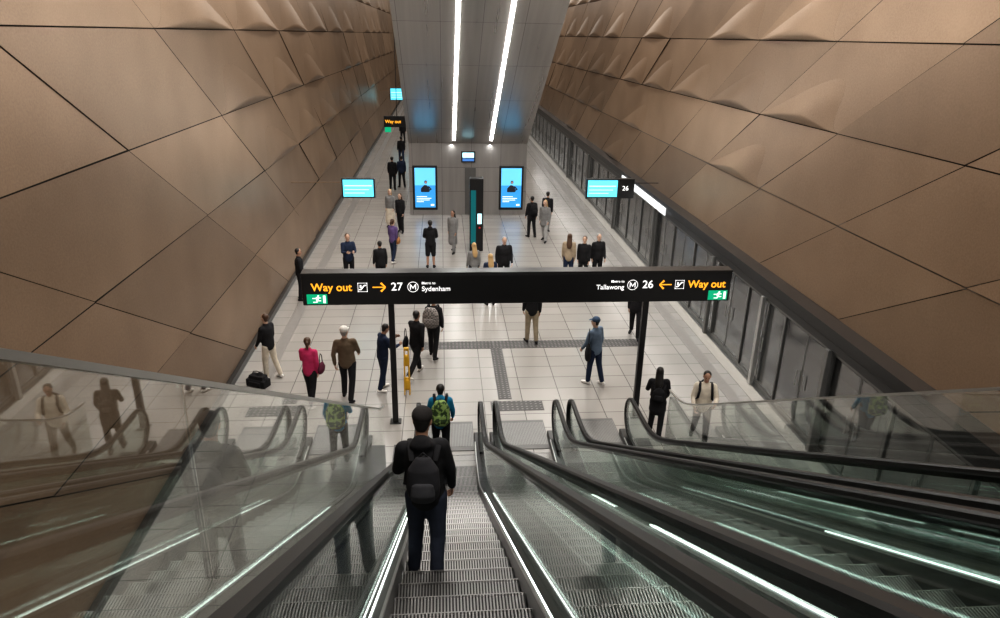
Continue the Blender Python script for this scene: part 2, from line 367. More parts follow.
mb=MB(); mb.box(-.02,.02,-.02,.02,.66,12.5); O('hanger',mb,M_BLACK,parent=r)
# ------------------------------------------------------------------ main sign
SY=13.6; S0=-2.80; SX=.0204
def sx(px): return S0+(px-303)*SX
r=obj('wayfinding_sign',None,loc=(0,SY,0),label='wide black wayfinding sign gantry with orange and white lettering',cat='sign')
mb=MB(); mb.box(sx(303),sx(733),-.14,.14,2.78,3.42); bev(O('sign_panel',mb,M_BLACK,parent=r),.02)
mb=MB(); mb.box(sx(303),sx(733),-.15,.15,3.42,3.46); O('top_trim',mb,M_STEELD,parent=r)
for px in (391,645):
    mb=MB(); c=sx(px)-.06 if px<500 else sx(px)+.06; mb.box(c-.06,c+.06,-.06,.06,0,2.78); mb.box(c-.12,c+.12,-.12,.12,0,.02); bev(O('post',mb,M_BLACK,parent=r),.01)
yl=-.146
text('Way out',.224,M_ORG,sx(312),yl,3.09,parent=r,bold=.0035)
text('Way out',.224,M_ORG,sx(727),yl,3.09,parent=r,bold=.0035,align='RIGHT')
text('27',.235,M_LET,sx(389),yl,3.09,parent=r,bold=.002)
text('26',.235,M_LET,sx(652),yl,3.09,parent=r,bold=.002,align='RIGHT')
text('Sydenham',.142,M_LET,sx(419),yl,3.07,parent=r,bold=.001)
text('Metro to',.075,M_LET,sx(419),yl,3.215,parent=r,bold=.0005)
text('Tallawong',.142,M_LET,sx(622),yl,3.07,parent=r,align='RIGHT',bold=.001)
text('Metro to',.075,M_LET,sx(622),yl,3.215,parent=r,align='RIGHT',bold=.0005)
def ring(cx,cz,R,w,name='metro_circle'):
    mb=MB(); n=32; vs=[];fs=[]
    for k in range(n):
        a=2*math.pi*k/n
        for rr in (R,R-w): vs.append((cx+math.cos(a)*rr,yl-.003,cz+math.sin(a)*rr))
    for k in range(n): fs.append((2*k,2*k+1,(2*k+3)%(2*n),(2*k+2)%(2*n)))
    mb.add(vs,fs); O(name,mb,M_LET,parent=r)
def bigM(cx,cz):
    mb=MB(); y=yl-.003; h=.055; w=.062; t=.020
    pts=[(-w,-h),(-w+t,-h),(-w+t,h*.35),(0,-h*.75),(w-t,h*.35),(w-t,-h),(w,-h),(w,h),(w-t*1.1,h),(0,-h*.15),(-w+t*1.1,h),(-w,h)]
    v=[(cx+a,y,cz+b) for a,b in pts]
    mb.add(v,[(0,1,2,11),(2,10,11),(2,3,9,10),(3,4,8,9),(4,7,8),(4,5,6,7)]); O('metro_letter',mb,M_LET,parent=r)
for px in (410.5,630.5):
    ring(sx(px),3.16,.112,.013); bigM(sx(px),3.16)
def arrow(cx,d):
    mb=MB(); w=.020; y=yl-.002; zc=3.16
    mb.add([(cx-.12,y,zc-w*.6),(cx+.12,y,zc-w*.6),(cx+.12,y,zc+w*.6),(cx-.12,y,zc+w*.6)],[(0,1,2,3)])
    t=cx+d*.14
    for s in (1,-1):
        mb.add([(t,y-.001,zc-w*.7*s),(t,y-.001,zc+w*.7*s),(t-d*.08,y-.001,zc+s*(.085+w)),(t-d*.11,y-.001,zc+s*.075)],[(0,1,2,3)])
    O('arrow',mb,M_ORG,parent=r)
arrow(sx(377),1); arrow(sx(665),-1)
def escicon(cx):
    mb=MB(); y=yl-.002; h=.095; w=.010; zc=3.16
    for a,b,c,d in ((-h,h,-h,-h+w),(-h,h,h-w,h),(-h,-h+w,-h,h),(h-w,h,-h,h)): mb.add([(cx+a,y,zc+c),(cx+b,y,zc+c),(cx+b,y,zc+d),(cx+a,y,zc+d)],[(0,1,2,3)])
    mb.add([(cx+a,y,zc+b) for a,b in ((-.075,-.06),(-.03,-.06),(.045,.03),(.075,.03),(.075,.055),(.03,.055),(-.045,-.035),(-.075,-.035))],[(0,1,2,3,4,5,6,7)])
    mb.box(cx-.055,cx-.02,y-.002,y,zc-.01,zc+.05)
    O('escalator_icon',mb,M_LET,parent=r)
escicon(sx(361.5)); escicon(sx(679))
def exitbox(cx):
    mb=MB(); mb.box(cx-.2,cx+.2,-.16,-.12,2.82,3.02); g=O('exit_panel',mb,M_GRN,parent=r)
    mb=MB(); y=-.164
    mb.box(cx-.02,cx+.03,y,y+.003,2.90,2.97); mb.box(cx+.01,cx+.045,y,y+.003,2.975,3.005); mb.box(cx-.09,cx-.02,y,y+.003,2.93,2.95); mb.box(cx-.08,cx-.0,y,y+.003,2.85,2.87); mb.box(cx-.01,cx+.01,y,y+.003,2.86,2.91); mb.box(cx+.02,cx+.08,y,y+.003,2.88,2.90); mb.box(cx+.03,cx+.08,y,y+.003,2.94,2.96); mb.box(cx+.12,cx+.17,y,y+.003,2.84,3.0)
    O('running_figure_symbol',mb,M_LET,parent=g)
exitbox(sx(317)); exitbox(sx(720))
# ------------------------------------------------------------------ escalators
def zp(y):
    s=.14; L=(HC-1.54)-.5774*y
    return s*math.log(1+math.exp(L/s)) if L/s<30 else L
YE=12.45
ys=[-2+i*.5 for i in range(24)]+[9.9+i*.18 for i in range(15)]
ys=sorted(set([y for y in ys if y<YE]))+[YE]
def strip(mb,prof,mi=0,yy=None):
    yy=yy or ys; n=len(prof); vs=[]
    for y in yy:
        for x,dz in prof: vs.append((x,y,zp(y)+dz))
    fs=[]
    for i in range(len(yy)-1):
        for k in range(n):
            k2=(k+1)%n; fs.append((i*n+k,i*n+k2,(i+1)*n+k2,(i+1)*n+k))
    fs.append(tuple(range(n))[::-1]); fs.append(tuple(range((len(yy)-1)*n,len(yy)*n)))
    mb.add(vs,fs,mi); return mb
def rect(xa,xb,za,zb): return [(xa,za),(xb,za),(xb,zb),(xa,zb)]
def stepmesh():
    mb=MB(); W=.49; n=40; p=2*W/n
    mb.box(-W,W,-.40,0,-.06,-.016,1)
    mb.box(-W,W,-.016,-.002,-.24,-.016,1)
    mb.box(-W,W,-.006,.003,-.018,.001,0)
    for i in range(n):
        x=-W+i*p; mb.box(x,x+p*.45,-.395,0,-.016,0,0); mb.box(x,x+p*.5,-.003,.006,-.235,-.02,2)
    return mb.mesh('step',[M_STEP,M_GROOVE,M_RISER])
STEP=stepmesh()
def sweep_handrail(x):
    path=[(y,zp(y)+1.0) for y in ys]
    R=.40; cz=zp(YE)+1.0-R
    for i in range(1,13):
        a=math.pi*i/12; path.append((YE+R*math.sin(a),cz+R*math.cos(a)))
    path.append((YE-.5,cz-R))
    prof=[(-.044,-.012),(-.044,.014),(-.03,.028),(.03,.028),(.044,.014),(.044,-.012),(.036,-.026),(-.036,-.026)]
    vs=[];fs=[];n=len(prof);m=len(path)
    for i,(y,z) in enumerate(path):
        a=path[max(0,i-1)];b=path[min(m-1,i+1)]; t=V((0,b[0]-a[0],b[1]-a[1])).normalized(); nn=V((0,-t.z,t.y))
        for px,pn in prof: vs.append(V((x+px,y,z))+nn*pn)
    for i in range(m-1):
        for k in range(n):
            k2=(k+1)%n; fs.append((i*n+k,i*n+k2,(i+1)*n+k2,(i+1)*n+k))
    fs.append(tuple(range(n))); fs.append(tuple(range((m-1)*n,m*n)))
    mb=MB(); mb.add(vs,fs); return mb
def balglass(x):
    mb=MB(); vs=[]
    top=[(y,zp(y)+.97) for y in ys]; bot=[(y,zp(y)+.14) for y in ys]
    R=.37; cz=zp(YE)+.60
    for i in range(1,7):
        a=math.pi/2*i/6
        top.append((YE+R*math.sin(a),cz+R*math.cos(a))); bot.append((YE+R*math.sin(a),max(.14,cz-R*math.cos(a))))
    n=len(top)
    for d in (-.006,.006):
        for (y,z) in top: vs.append((x+d,y,z))
        for (y,z) in bot: vs.append((x+d,y,z))
    fs=[]
    for i in range(n-1):
        fs.append((i,i+1,n+i+1,n+i)); fs.append((2*n+i,3*n+i,3*n+i+1,2*n+i+1)); fs.append((i,2*n+i,2*n+i+1,i+1))
    mb.add(vs,fs); return mb
M_PLATE=pbr('landing_plate',(.12,.118,.115),.45,.6)
def escalator(cx,label,outl=.775,outr=.775,led=()):
    r=obj('escalator',None,loc=(cx,0,0),label=label,cat='escalator',group='escalator bank')
    y=-1.4
    while y<12.35:
        o=obj('step',STEP,parent=r,loc=(0,y,zp(y)+.012)); y+=.4
    for s,ow in ((-1,outl),(1,outr)):
        mb=MB(); strip(mb,rect(min(s*.497,s*.515),max(s*.497,s*.515),-.25,.13)); O('skirt_panel',mb,M_STEELD,parent=r)
        mb=MB(); strip(mb,rect(min(s*.500,s*.60),max(s*.500,s*.60),.12,.145)); O('inner_deck',mb,M_DECK,parent=r)
        mb=MB(); strip(mb,rect(min(s*.498,s*.518),max(s*.498,s*.518),.10,.155)); O('skirt_edge',mb,M_STEEL,parent=r)
        mb=balglass(s*.60); g=O('glass_balustrade',mb,M_GLASS,parent=r)
        mb=sweep_handrail(s*.62); O('handrail',mb,M_RUB,smooth=False,parent=r)
        mb=MB(); strip(mb,rect(s*.62-.024,s*.62+.024,.925,.98)); O('handrail_guide',mb,M_DECK,parent=r)
        mb=MB(); a,b=sorted((s*.60,s*ow)); strip(mb,rect(a,b,.10,.13)); O('outer_deck',mb,M_DECK,parent=r)
        mb=MB(); a,b=sorted((s*(ow-.01),s*ow)); strip(mb,rect(a,b,-.9,.10)); O('outer_cladding',mb,M_STEELD,parent=r)
        mb=MB(); a,b=sorted((s*.50,s*.72)); mb.box(a,b,YE-.02,YE+.42,0,.13); bev(O('newel_base',mb,M_STEELD,parent=r),.02)
        for (sd,ya,yb,xa,lm) in led:
            if sd!=s: continue
            mb=MB(); yy=[ya+(yb-ya)*i/12 for i in range(13)]; a,b=sorted((s*xa,s*(xa+.009))); strip(mb,rect(a,b,.146,.158),yy=yy)
            O('light_strip',mb,lm,parent=r)
    mb=MB(); mb.box(-.5,.5,12.35,13.5,0,.014)
    for i in range(30): x=-.48+i*.0325; mb.box(x,x+.016,12.5,13.4,.014,.018,1)
    O('comb_plate',mb,[M_PLATE,M_STEELM],parent=r)
    return r
escalator(.1,'long descending escalator with ribbed steps and glass balustrades',outl=1.13,led=((1,-.5,9.5,.525,M_LEDS),(-1,-1,8.5,.572,M_LEDS)))
escalator(1.65,'glass-sided escalator with black handrails in the bank',led=((1,-1,6.2,.572,M_LEDB),(1,7.6,8.9,.572,M_LEDS)))
escalator(3.20,'glass-sided escalator with black handrails beside side glass',outr=1.02,led=((1,-1,5.5,.572,M_LEDS),))
def sideglass(x,label,yend,h=1.74):
    r=obj('glass_screen',None,loc=(x,0,0),label=label,cat='glass screen')
    y=-2.0
    while y<yend-.3:
        yb=min(y+1.55,yend); yy=[y+(yb-.012-y)*i/5 for i in range(6)]
        mb=MB(); strip(mb,rect(-.006,.006,.12,h),yy=yy); O('glass_pane',mb,M_GLSIDE,parent=r); y=yb
    yy=[v for v in ys if v<yend]+[yend]
    mb=MB(); strip(mb,rect(-.018,.018,h-.01,h+.02),yy=yy); O('top_rail',mb,M_STEEL,parent=r)
    mb=MB(); strip(mb,rect(-.03,.03,.08,.17),yy=yy); O('base_rail',mb,M_STEELD,parent=r)
sideglass(-1.065,'tall reflective glass screen beside the escalator, steel top rail',10.9)
sideglass(4.255,'tall clear glass screen with steel rail along the escalator bank',11.6,1.68)
# ------------------------------------------------------------------ people
SK=[pbr('skin_light',(.55,.36,.27),.5),pbr('skin_tan',(.38,.22,.15),.5),pbr('skin_dark',(.16,.085,.055),.5)]
HA={'black':pbr('hair_black',(.012,.010,.009),.5),'brown':pbr('hair_brown',(.07,.035,.018),.5),'blond':pbr('hair_blond',(.42,.28,.13),.5),'grey':pbr('hair_grey',(.3,.29,.28),.5)}
M_EYE=pbr('eye_dark',(.01,.01,.01),.2); M_LIP=pbr('lip',(.35,.12,.10),.5)
CL={}
def cloth(n,c): 
    if n not in CL: CL[n]=pbr('cloth_'+n,c,.85,noise=.35,nscale=9,bump=.8,spec=.2)
    return CL[n]
K=cloth('black',(.016,.016,.018)); NV=cloth('navy',(.02,.03,.06)); JN=cloth('jeans',(.032,.038,.058)); PK=cloth('pink',(.50,.04,.13)); OLV=cloth('olive',(.13,.095,.065)); WH=cloth('white',(.68,.66,.63))
BG=cloth('beige',(.36,.29,.21)); GR=cloth('grey',(.20,.20,.20)); CR=cloth('cream',(.60,.54,.45)); LB=cloth('paleblue',(.14,.19,.26)); PU=cloth('purple',(.12,.08,.20)); KH=cloth('khaki',(.30,.25,.18)); TE=cloth('teal',(.02,.20,.36))
def rx(a,v): return Matrix.Rotation(a,3,'X')@V(v)
def person(x,y,z,yaw,top,bot,label,H=1.70,w=1.0,hair='short',hc='black',skin=1,stride=0,arms=((8,8,12),(-8,8,12)),lean=0,coat=0,cap=None,shoe=None,hpitch=0,hyaw=0,shorts=False,vox=.014,group='station passengers',hood=False,skirt=False,sway=0):
    k=H/1.75; D=math.radians
    r=obj('person',None,label=label,cat='person',group=group)
    P=V((sway*.03,0,.93)); legs=[]
    st=stride
    for s,a,kb in ((-1,st,8+st*.2 if st>=0 else 8-st*.9),(1,-st,8-st*.2 if st<=0 else 8+st*.9)):
        hip=P+V((s*.092*w,0,-.02)); knee=hip+rx(D(a),(s*.012,0,-.43)); kk=kb*.8
        ank=knee+rx(D(a-kk),(s*.008-sway*.02,0,-.42)); fa=D((a-kk)*.5)
        toe=ank+rx(fa,(s*.04,.165,-.045)); heel=ank+rx(fa,(0,-.055,-.045))
        legs.append((s,hip,knee,ank,toe,heel))
    mz=min(min(l[4].z,l[5].z) for l in legs)-.032
    sh=V((0,0,-mz)); legs=[(l[0],)+tuple(p+sh for p in l[1:]) for l in legs]; P=P+sh
    def T(zr,yr=0,xr=0): return P+rx(-D(lean),(xr-sway*.05*zr,yr,zr+sway*.10*xr))
    A=[]
    for s,(a,o,b) in zip((-1,1),arms):
        shd=T(.475,0,s*.175*w); 
        d=V((s*math.sin(D(o)),math.sin(D(a))*math.cos(D(o)),-math.cos(D(a))*math.cos(D(o))))
        el=shd+d*.285; ab=D(a+b); inn=D(min(b*.35,28))
        d2=V((-s*math.sin(inn)+s*math.sin(D(o))*.5,math.sin(ab),-math.cos(ab))).normalized()
        wr=el+d2*.25; A.append((s,shd,el,wr,d2))
    HR=Matrix.Rotation(D(hyaw),3,'Z')@Matrix.Rotation(D(hpitch),3,'X')
    nk=T(.57,.0)
    def Hd(px,py,pz): return nk+HR@(V((px,py,pz))+V((0,.02,.13)))
    mb=MB()
    mb.loft([T(-.06),T(.05),T(.16),T(.30),T(.42),T(.48)],[(.15*w,.105),(.155*w,.11),(.13*w,.10),(.155*w,.11),(.16*w,.10),(.09,.075)],seg=16)
    mb.loft([T(.46),T(.54),Hd(0,-.01,-.06)],[(.07,.07),(.055,.058),(.055,.06)],seg=12)
    sd=(HR@V((1,0,0)))
    mb.ell(Hd(0,-.008,.03),.074,.092,.092,HR); mb.loft([Hd(0,.022,-.105),Hd(0,.014,-.07),Hd(0,.004,-.01)],[(.038,.044),(.056,.068),(.068,.082)],side=sd,seg=16)
    mb.loft([Hd(0,.080,.015),Hd(0,.098,-.022)],[(.010,.010),(.015,.013)],side=sd,seg=8)
    for s in (-1,1): mb.loft([Hd(s*.074,-.008,-.025),Hd(s*.078,-.012,.022)],[(.010,.018),(.012,.020)],side=sd,seg=8)
    for s,hip,kn,an,toe,he in legs:
        mb.loft([hip,hip.lerp(kn,.4),kn,kn.lerp(an,.3),an],[.085,.072,.052,.052,.036],seg=12)
        mb.loft([he,toe],[(.032,.03),(.034,.022)],seg=10)
    for s,shd,el,wr,d2 in A:
        mb.loft([T(.44,0,s*.08),shd],[.06,.052],side=V((0,1,0)),seg=10)
        mb.loft([shd,shd.lerp(el,.4),el,el.lerp(wr,.3),wr],[.048,.044,.036,.036,.024],seg=10)
        up=V((0,1,0)) if abs(d2.z)>.7 else V((0,0,1))
        th=(up-d2*up.dot(d2)).normalized()
        mb.loft([wr,wr+d2*.05,wr+d2*.085],[(.024,.016),(.038,.016),(.038,.014)],side=th,seg=10)
    me=remesh(mb,'body',[SK[skin]],vox,3)
    fb=MB(); fb.v=[tuple(v.co) for v in me.vertices]; fb.f=[tuple(p.vertices) for p in me.polygons]; fb.mi=[0]*len(fb.f)
    for s,shd,el,wr,d2 in A:
        up=V((0,1,0)) if abs(d2.z)>.7 else V((0,0,1))
        th=(up-d2*up.dot(d2)).normalized(); pn=V((-s,0,0)); pn=(pn-d2*pn.dot(d2)-th*pn.dot(th)).normalized()
        for i,ln in enumerate((.066,.074,.070,.055)):
            b0=wr+d2*.078+th*(.029-.0185*i); b1=b0+d2*ln*.45+pn*ln*.12; b2=b1+d2*ln*.3+pn*ln*.3; b3=b2+d2*ln*.12+pn*ln*.28
            fb.loft([b0,b1,b2,b3],[.0095,.009,.0085,.0075],seg=6)
        t0=wr+d2*.028+th*.024; t1=t0+d2*.028+th*.028+pn*.01; t2=t1+d2*.03+th*.006+pn*.014
        fb.loft([t0,t1,t2],[.012,.011,.009],seg=6)
    me2=fb.mesh('body',[SK[skin]],True); bpy.data.meshes.remove(me)
    obj('body',me2,parent=r)
    for s in (-1,1): 
        mb=MB(); mb.loft([Hd(s*.028,.076,.012),Hd(s*.028,.084,.012)],[.010,.009],seg=8); O('eye',mb,M_EYE,smooth=True,parent=r)
    mb=MB(); mb.loft([Hd(-.02,.076,-.058),Hd(0,.084,-.058),Hd(.02,.076,-.058)],[.005,.007,.005],side=V((0,0,1)),seg=6); O('mouth',mb,M_LIP,smooth=True,parent=r)
    if not skirt:
        mb=MB(); mb.loft([T(.10),T(.02),T(-.06)],[(.150*w,.115),(.168*w,.125),(.155*w,.12)],seg=16)
        for s,hip,kn,an,toe,he in legs:
            end=kn.lerp(an,.05) if shorts else an+(kn-an).normalized()*.01
            rr=[.105,.092,.074,.068,.060] if not shorts else [.11,.10,.088,.085,.082]
            mb.loft([hip,hip.lerp(kn,.4),kn.lerp(hip,.05),kn.lerp(end,.5),end],rr,seg=12,caps=True)
        obj('trousers' if not shorts else 'shorts',remesh(mb,'trousers',[bot],.018,3),parent=r)
    else:
        mb=MB(); mb.loft([T(.10),T(-.02),P+V((0,0,-.3)),P+V((0,0,-.68))],[(.14*w,.11),(.17*w,.13),(.21,.19),(.24,.23)],seg=18); obj('skirt',remesh(mb,'skirt',[bot],.02,3),parent=r)
    mb=MB()
    if coat>0: ch=[P+V((0,0,-coat-.05)),P+V((0,0,-.06))]; cr=[(.20*w,.165),(.18*w,.14)]
    else: ch=[T(-.06)]; cr=[(.178*w,.135)]
    mb.loft(ch+[T(.08),T(.20),T(.32),T(.43),T(.50)],cr+[(.178*w,.135),(.165*w,.128),(.182*w,.14),(.182*w,.125),(.10,.085)],seg=18)
    for s,shd,el,wr,d2 in A:
        mb.loft([T(.45,0,s*.07),shd],[.075,.068],side=V((0,1,0)),seg=10)
        mb.loft([shd,shd.lerp(el,.5),el,el.lerp(wr,.5),wr-d2*.005],[.068,.062,.054,.048,.040],seg=10)
    mb.loft([T(.48),T(.545)],[(.078,.078),(.068,.068)],seg=12)
    if hood: mb.loft([T(.45,-.05),T(.54,-.08),T(.58,-.06)],[(.09,.05),(.11,.06),(.08,.05)],seg=12)
    obj('jacket',remesh(mb,'jacket',[top],.018,3),parent=r)
    for s,hip,kn,an,toe,he in legs:
        mb=MB(); mb.loft([he+V((0,0,.004)),he.lerp(toe,.35)+V((0,0,.012)),he.lerp(toe,.75),toe+V((0,0,-.004))],[(.038,.036),(.042,.045),(.046,.034),(.038,.026)],seg=12); mb.loft([an+V((0,0,-.03)),an+V((0,0,.02))],[.045,.045],seg=10)
        obj('shoe',remesh(mb,'shoe',[shoe or K],.012,2),parent=r)
    mb=MB()
    if hair!='bald':
        mb.ell(Hd(0,-.030,.045),.084,.090,.088,HR); mb.loft([Hd(0,-.048,-.05),Hd(0,-.042,.0)],[(.058,.045),(.074,.062)],side=sd,seg=14)
        if hair=='long': mb.loft([Hd(0,-.04,.04),Hd(0,-.07,-.06),T(.46,-.115),T(.34,-.14)],[(.085,.06),(.09,.05),(.10,.04),(.07,.03)],seg=12)
        if hair=='pony': mb.loft([Hd(0,-.10,.05),Hd(0,-.14,.03),Hd(0,-.15,-.05),Hd(0,-.13,-.14)],[.03,.035,.032,.015],seg=10)
        if hair=='bun': mb.loft([Hd(0,-.07,.09),Hd(0,-.10,.11)],[.04,.035],seg=10)
        obj('hair',remesh(mb,'hair',[HA[hc]],.012,2),parent=r)
    if cap is not None:
        mb=MB(); mb.ell(Hd(0,-.022,.062),.092,.104,.086,HR); mb.loft([Hd(0,.06,.058),Hd(0,.145,.042)],[(.075,.009),(.055,.007)],side=sd,seg=12)
        obj('cap',remesh(mb,'cap',[cap],.010,2),parent=r)
    r.location=(x,y,z); r.rotation_euler=(0,0,D(yaw)); r.scale=(k,k,k)
    Mw=Matrix.Translation((x,y,z))@Matrix.Rotation(D(yaw),4,'Z')@Matrix.Scale(k,4)
    return dict(root=r,M=Mw,T=T,A=A,P=P,yaw=yaw,k=k)
def backpack(p,mat,label,w=.30,h=.44,d=.17,strap=None,mat2=None,low=.05):
    base=p['M']@p['T'](low,-.13); r=obj('backpack',None,loc=base,rotz=math.radians(p['yaw']),label=label,cat='backpack'); r.scale=(p['k'],)*3
    mb=MB(); mb.loft([(0,-d/2,.06),(0,-d/2-.01,h*.35),(0,-d/2,h*.75),(0,-d/2+.01,h-.03)],[(w/2,d/2),(w/2+.01,d/2+.015),(w/2,d/2),(w/2-.05,d/2-.02)],seg=20)
    obj('main_compartment',remesh(mb,'bag',[mat],.012,2),parent=r)
    mb=MB(); mb.loft([(0,-d-.01,.07),(0,-d-.02,h*.3),(0,-d-.01,h*.5)],[(w*.38,.035),(w*.40,.045),(w*.36,.03)],seg=16); obj('front_pocket',remesh(mb,'pocket',[mat2 or mat],.010,2),parent=r)
    for s in (-1,1):
        mb=MB(); mb.loft([(s*.10,-.03,h-.05),(s*.12,.06,h+.035),(s*.125,.17,h+.04),(s*.13,.27,h-.08),(s*.15,.26,.18),(s*.17,.10,.05)],[(.028,.008)]*6,seg=8); O('strap',mb,strap or K,smooth=True,parent=r)
    mb=MB(); mb.loft([(-.04,-.06,h+.0),(0,-.06,h+.05),(.04,-.06,h+.0)],[.008]*3,side=V((0,1,0)),seg=6); O('grab_loop',mb,strap or K,smooth=True,parent=r)
def handbag(pos,yaw,mat,label,w=.32,h=.24,d=.12,hl=.22,name='handbag',boxy=False):
    r=obj(name,None,loc=pos,rotz=math.radians(yaw),label=label,cat='bag')
    mb=MB()
    if boxy:
        mb.box(-w/2,w/2,-d/2,d/2,0,h*.62); mb.box(-w*.36,w*.40,-d*.38,d*.40,h*.5,h*.95); mb.loft([(-w*.45,0,h*.45),(w*.1,0.03,h*.9),(w*.42,0,h*.6)],[.07,.085,.06],side=V((0,1,0)),seg=10); mb.box(-w*.3,w*.3,-d*.62,-d*.4,.03,h*.5)
    else: mb.loft([(0,0,.04),(0,0,h*.5),(0,0,h-.02)],[(w/2,d/2),(w/2+.01,d/2+.01),(w/2-.04,d/2-.03)],seg=18)
    obj('bag_body',remesh(mb,'bag',[mat],.012,2),parent=r)
    mb=MB(); mb.loft([(-w*.3,0,h-.04),(-w*.22,0,h+hl*.7),(0,0,h+hl),(w*.22,0,h+hl*.7),(w*.3,0,h-.04)],[.009]*5,side=V((0,1,0)),seg=6); O('strap',mb,K,smooth=True,parent=r)
CH=cloth('charcoal',(.03,.03,.034))
yst=-1.4+17*.4
p=person(-.20,yst-.21,zp(yst)+.014,-3,K,JN,'person in black jacket, dark cap and jeans standing on escalator',H=1.70,w=.98,arms=((14,12,50),(4,15,18)),hood=True,vox=.010,hpitch=-14,hyaw=-8,stride=5,sway=1,cap=cloth('capdark',(.022,.02,.02)))
backpack(p,CH,'black backpack with pocket worn over black jacket',w=.27,h=.43,d=.15,mat2=cloth('charcoal2',(.045,.045,.05)))
p=person(-.08,12.0,.02,0,TE,K,'person in blue hooded top leaving the escalator',H=1.68,hc='black',hood=True,arms=((20,12,40),(10,14,20)),stride=10)
def checker(nm,ca,cb_,sc,noise=False):
    m=bpy.data.materials.new(nm); m.use_nodes=True; nt=m.node_tree; b=nt.nodes['Principled BSDF']; b.inputs['Roughness'].default_value=.8
    t=nt.nodes.new('ShaderNodeTexCoord')
    if noise:
        v=nt.nodes.new('ShaderNodeTexNoise'); v.inputs['Scale'].default_value=sc; rr=nt.nodes.new('ShaderNodeValToRGB'); rr.color_ramp.interpolation='CONSTANT'; rr.color_ramp.elements[0].color=ca+(1,); rr.color_ramp.elements[1].position=.5; rr.color_ramp.elements[1].color=cb_+(1,)
        nt.links.new(t.outputs['Object'],v.inputs['Vector']); nt.links.new(v.outputs['Fac'],rr.inputs[0]); nt.links.new(rr.outputs[0],b.inputs['Base Color'])
    else:
        v=nt.nodes.new('ShaderNodeTexChecker'); v.inputs['Scale'].default_value=sc; v.inputs[1].default_value=ca+(1,); v.inputs[2].default_value=cb_+(1,)
        nt.links.new(t.outputs['Object'],v.inputs['Vector']); nt.links.new(v.outputs['Color'],b.inputs['Base Color'])
    return m
CAMO=checker('camo_green',(.03,.06,.02),(.22,.33,.10),14,True)
backpack(p,CAMO,'green camouflage backpack on blue hooded top',w=.36,h=.5,d=.22,strap=K)
p=person(-2.99,14.45,0,-12,PK,K,'person in pink jacket and black trousers walking',H=1.66,w=.92,hair='pony',hc='brown',skin=0,stride=16,arms=((20,10,45),(-10,10,15)),shoe=WH,hyaw=20)
handbag(p['M']@V((.27,.05,.85)),80,cloth('maroon',(.10,.02,.04)),'dark handbag beside pink jacket')
p=person(-2.22,14.68,0,-5,OLV,K,'person in brown jacket and white cap walking',H=1.8,w=1.08,hc='grey',skin=0,stride=14,cap=WH,arms=((-18,12,25),(22,12,30)),hyaw=-15,sway=1)
p=person(-1.43,15.1,0,-60,NV,NV,'person in dark navy jacket looking down',H=1.66,skin=1,stride=6,arms=((35,8,80),(25,8,70)),hpitch=-25,shoe=WH,lean=4)
p=person(-.68,15.8,0,-35,K,K,'person in black clothes walking with shoulder bag',H=1.74,skin=1,stride=24,arms=((30,14,40),(-22,14,25)),shoe=WH,lean=5)
handbag(p['M']@V((-.28,-.05,.75)),80,K,'black shoulder bag carried beside black jacket',w=.36,h=.26)
p=person(-.27,16.9,0,-15,K,K,'person in dark coat carrying a checked backpack',H=1.66,skin=1,stride=14,hair='bun',arms=((18,14,40),(-10,14,20)),lean=6)
backpack(p,checker('check_grey',(.06,.055,.055),(.30,.27,.25),22),'large grey checked backpack on dark coat',w=.44,h=.5,d=.24)
p=person(-4.20,15.85,0,60,K,CR,'person in black top and cream trousers standing',H=1.66,skin=0,hair='short',hc='brown',stride=8,arms=((12,8,20),(5,8,15)),shoe=WH,lean=1)
handbag(V((-4.42,15.45,0)),-25,K,'slouched black holdall resting on the tiled floor',w=.52,h=.30,d=.26,hl=.08,name='holdall',boxy=True)
p=person(5.30,12.45,0,165,CR,K,'person in cream jumper and black trousers with backpack',H=1.66,skin=1,stride=14,arms=((25,14,60),(10,14,40)),shoe=K,hpitch=-10)
backpack(p,K,'black backpack worn over cream jumper',w=.26)
p=person(4.42,12.75,0,-20,K,K,'person in long black coat walking away',H=1.60,skin=1,hair='long',stride=8,coat=.2,arms=((20,14,50),(10,12,30)),sway=1)
backpack(p,K,'small black backpack on black coat',w=.26,h=.34,d=.13)
p=person(3.6,15.2,0,35,LB,NV,'person in slate blue jacket and cap standing with bag',H=1.72,skin=0,stride=8,cap=cloth('capblue',(.05,.08,.13)),arms=((12,10,25),(-4,10,15)),shoe=WH,lean=2,hyaw=30,sway=1)
handbag(p['M']@V((-.23,.0,.72)),80,K,'black shoulder bag hanging over slate blue jacket',w=.34,h=.40,d=.14,hl=.4)
p=person(2.4,17.75,0,5,K,KH,'person in black jacket and beige trousers standing',H=1.74,skin=1,hair='short',stride=5)
p=person(5.35,17.95,0,160,K,K,'person dressed in black walking near screen doors',H=1.72,skin=1,stride=14)
p=person(-3.13,22.8,0,200,NV,K,'person in dark navy jacket facing the escalators',H=1.72,skin=0,arms=((25,8,75),(25,8,75)),hc='brown')
p=person(-2.05,22.4,0,20,K,K,'person in black top with dark hair',H=1.58,skin=1,hair='short')
p=person(-.44,24.5,0,0,K,K,'person in black hooded jacket and shorts seen from behind',H=1.74,skin=1,hood=True,shorts=True,arms=((15,12,50),(15,12,50)),shoe=K)
p=person(-1.81,25.2,0,-30,PU,NV,'person in purple top with shoulder bag walking',H=1.62,w=.9,skin=0,hair='pony',hc='brown',stride=10,shoe=WH)
handbag(p['M']@V((.25,.0,.8)),80,cloth('tan',(.35,.17,.07)),'tan shoulder bag beside purple top')
p=person(-1.77,29.4,0,160,K,K,'person with long hair in black clothes',H=1.66,w=.9,skin=0,hair='long',hc='brown',stride=6)
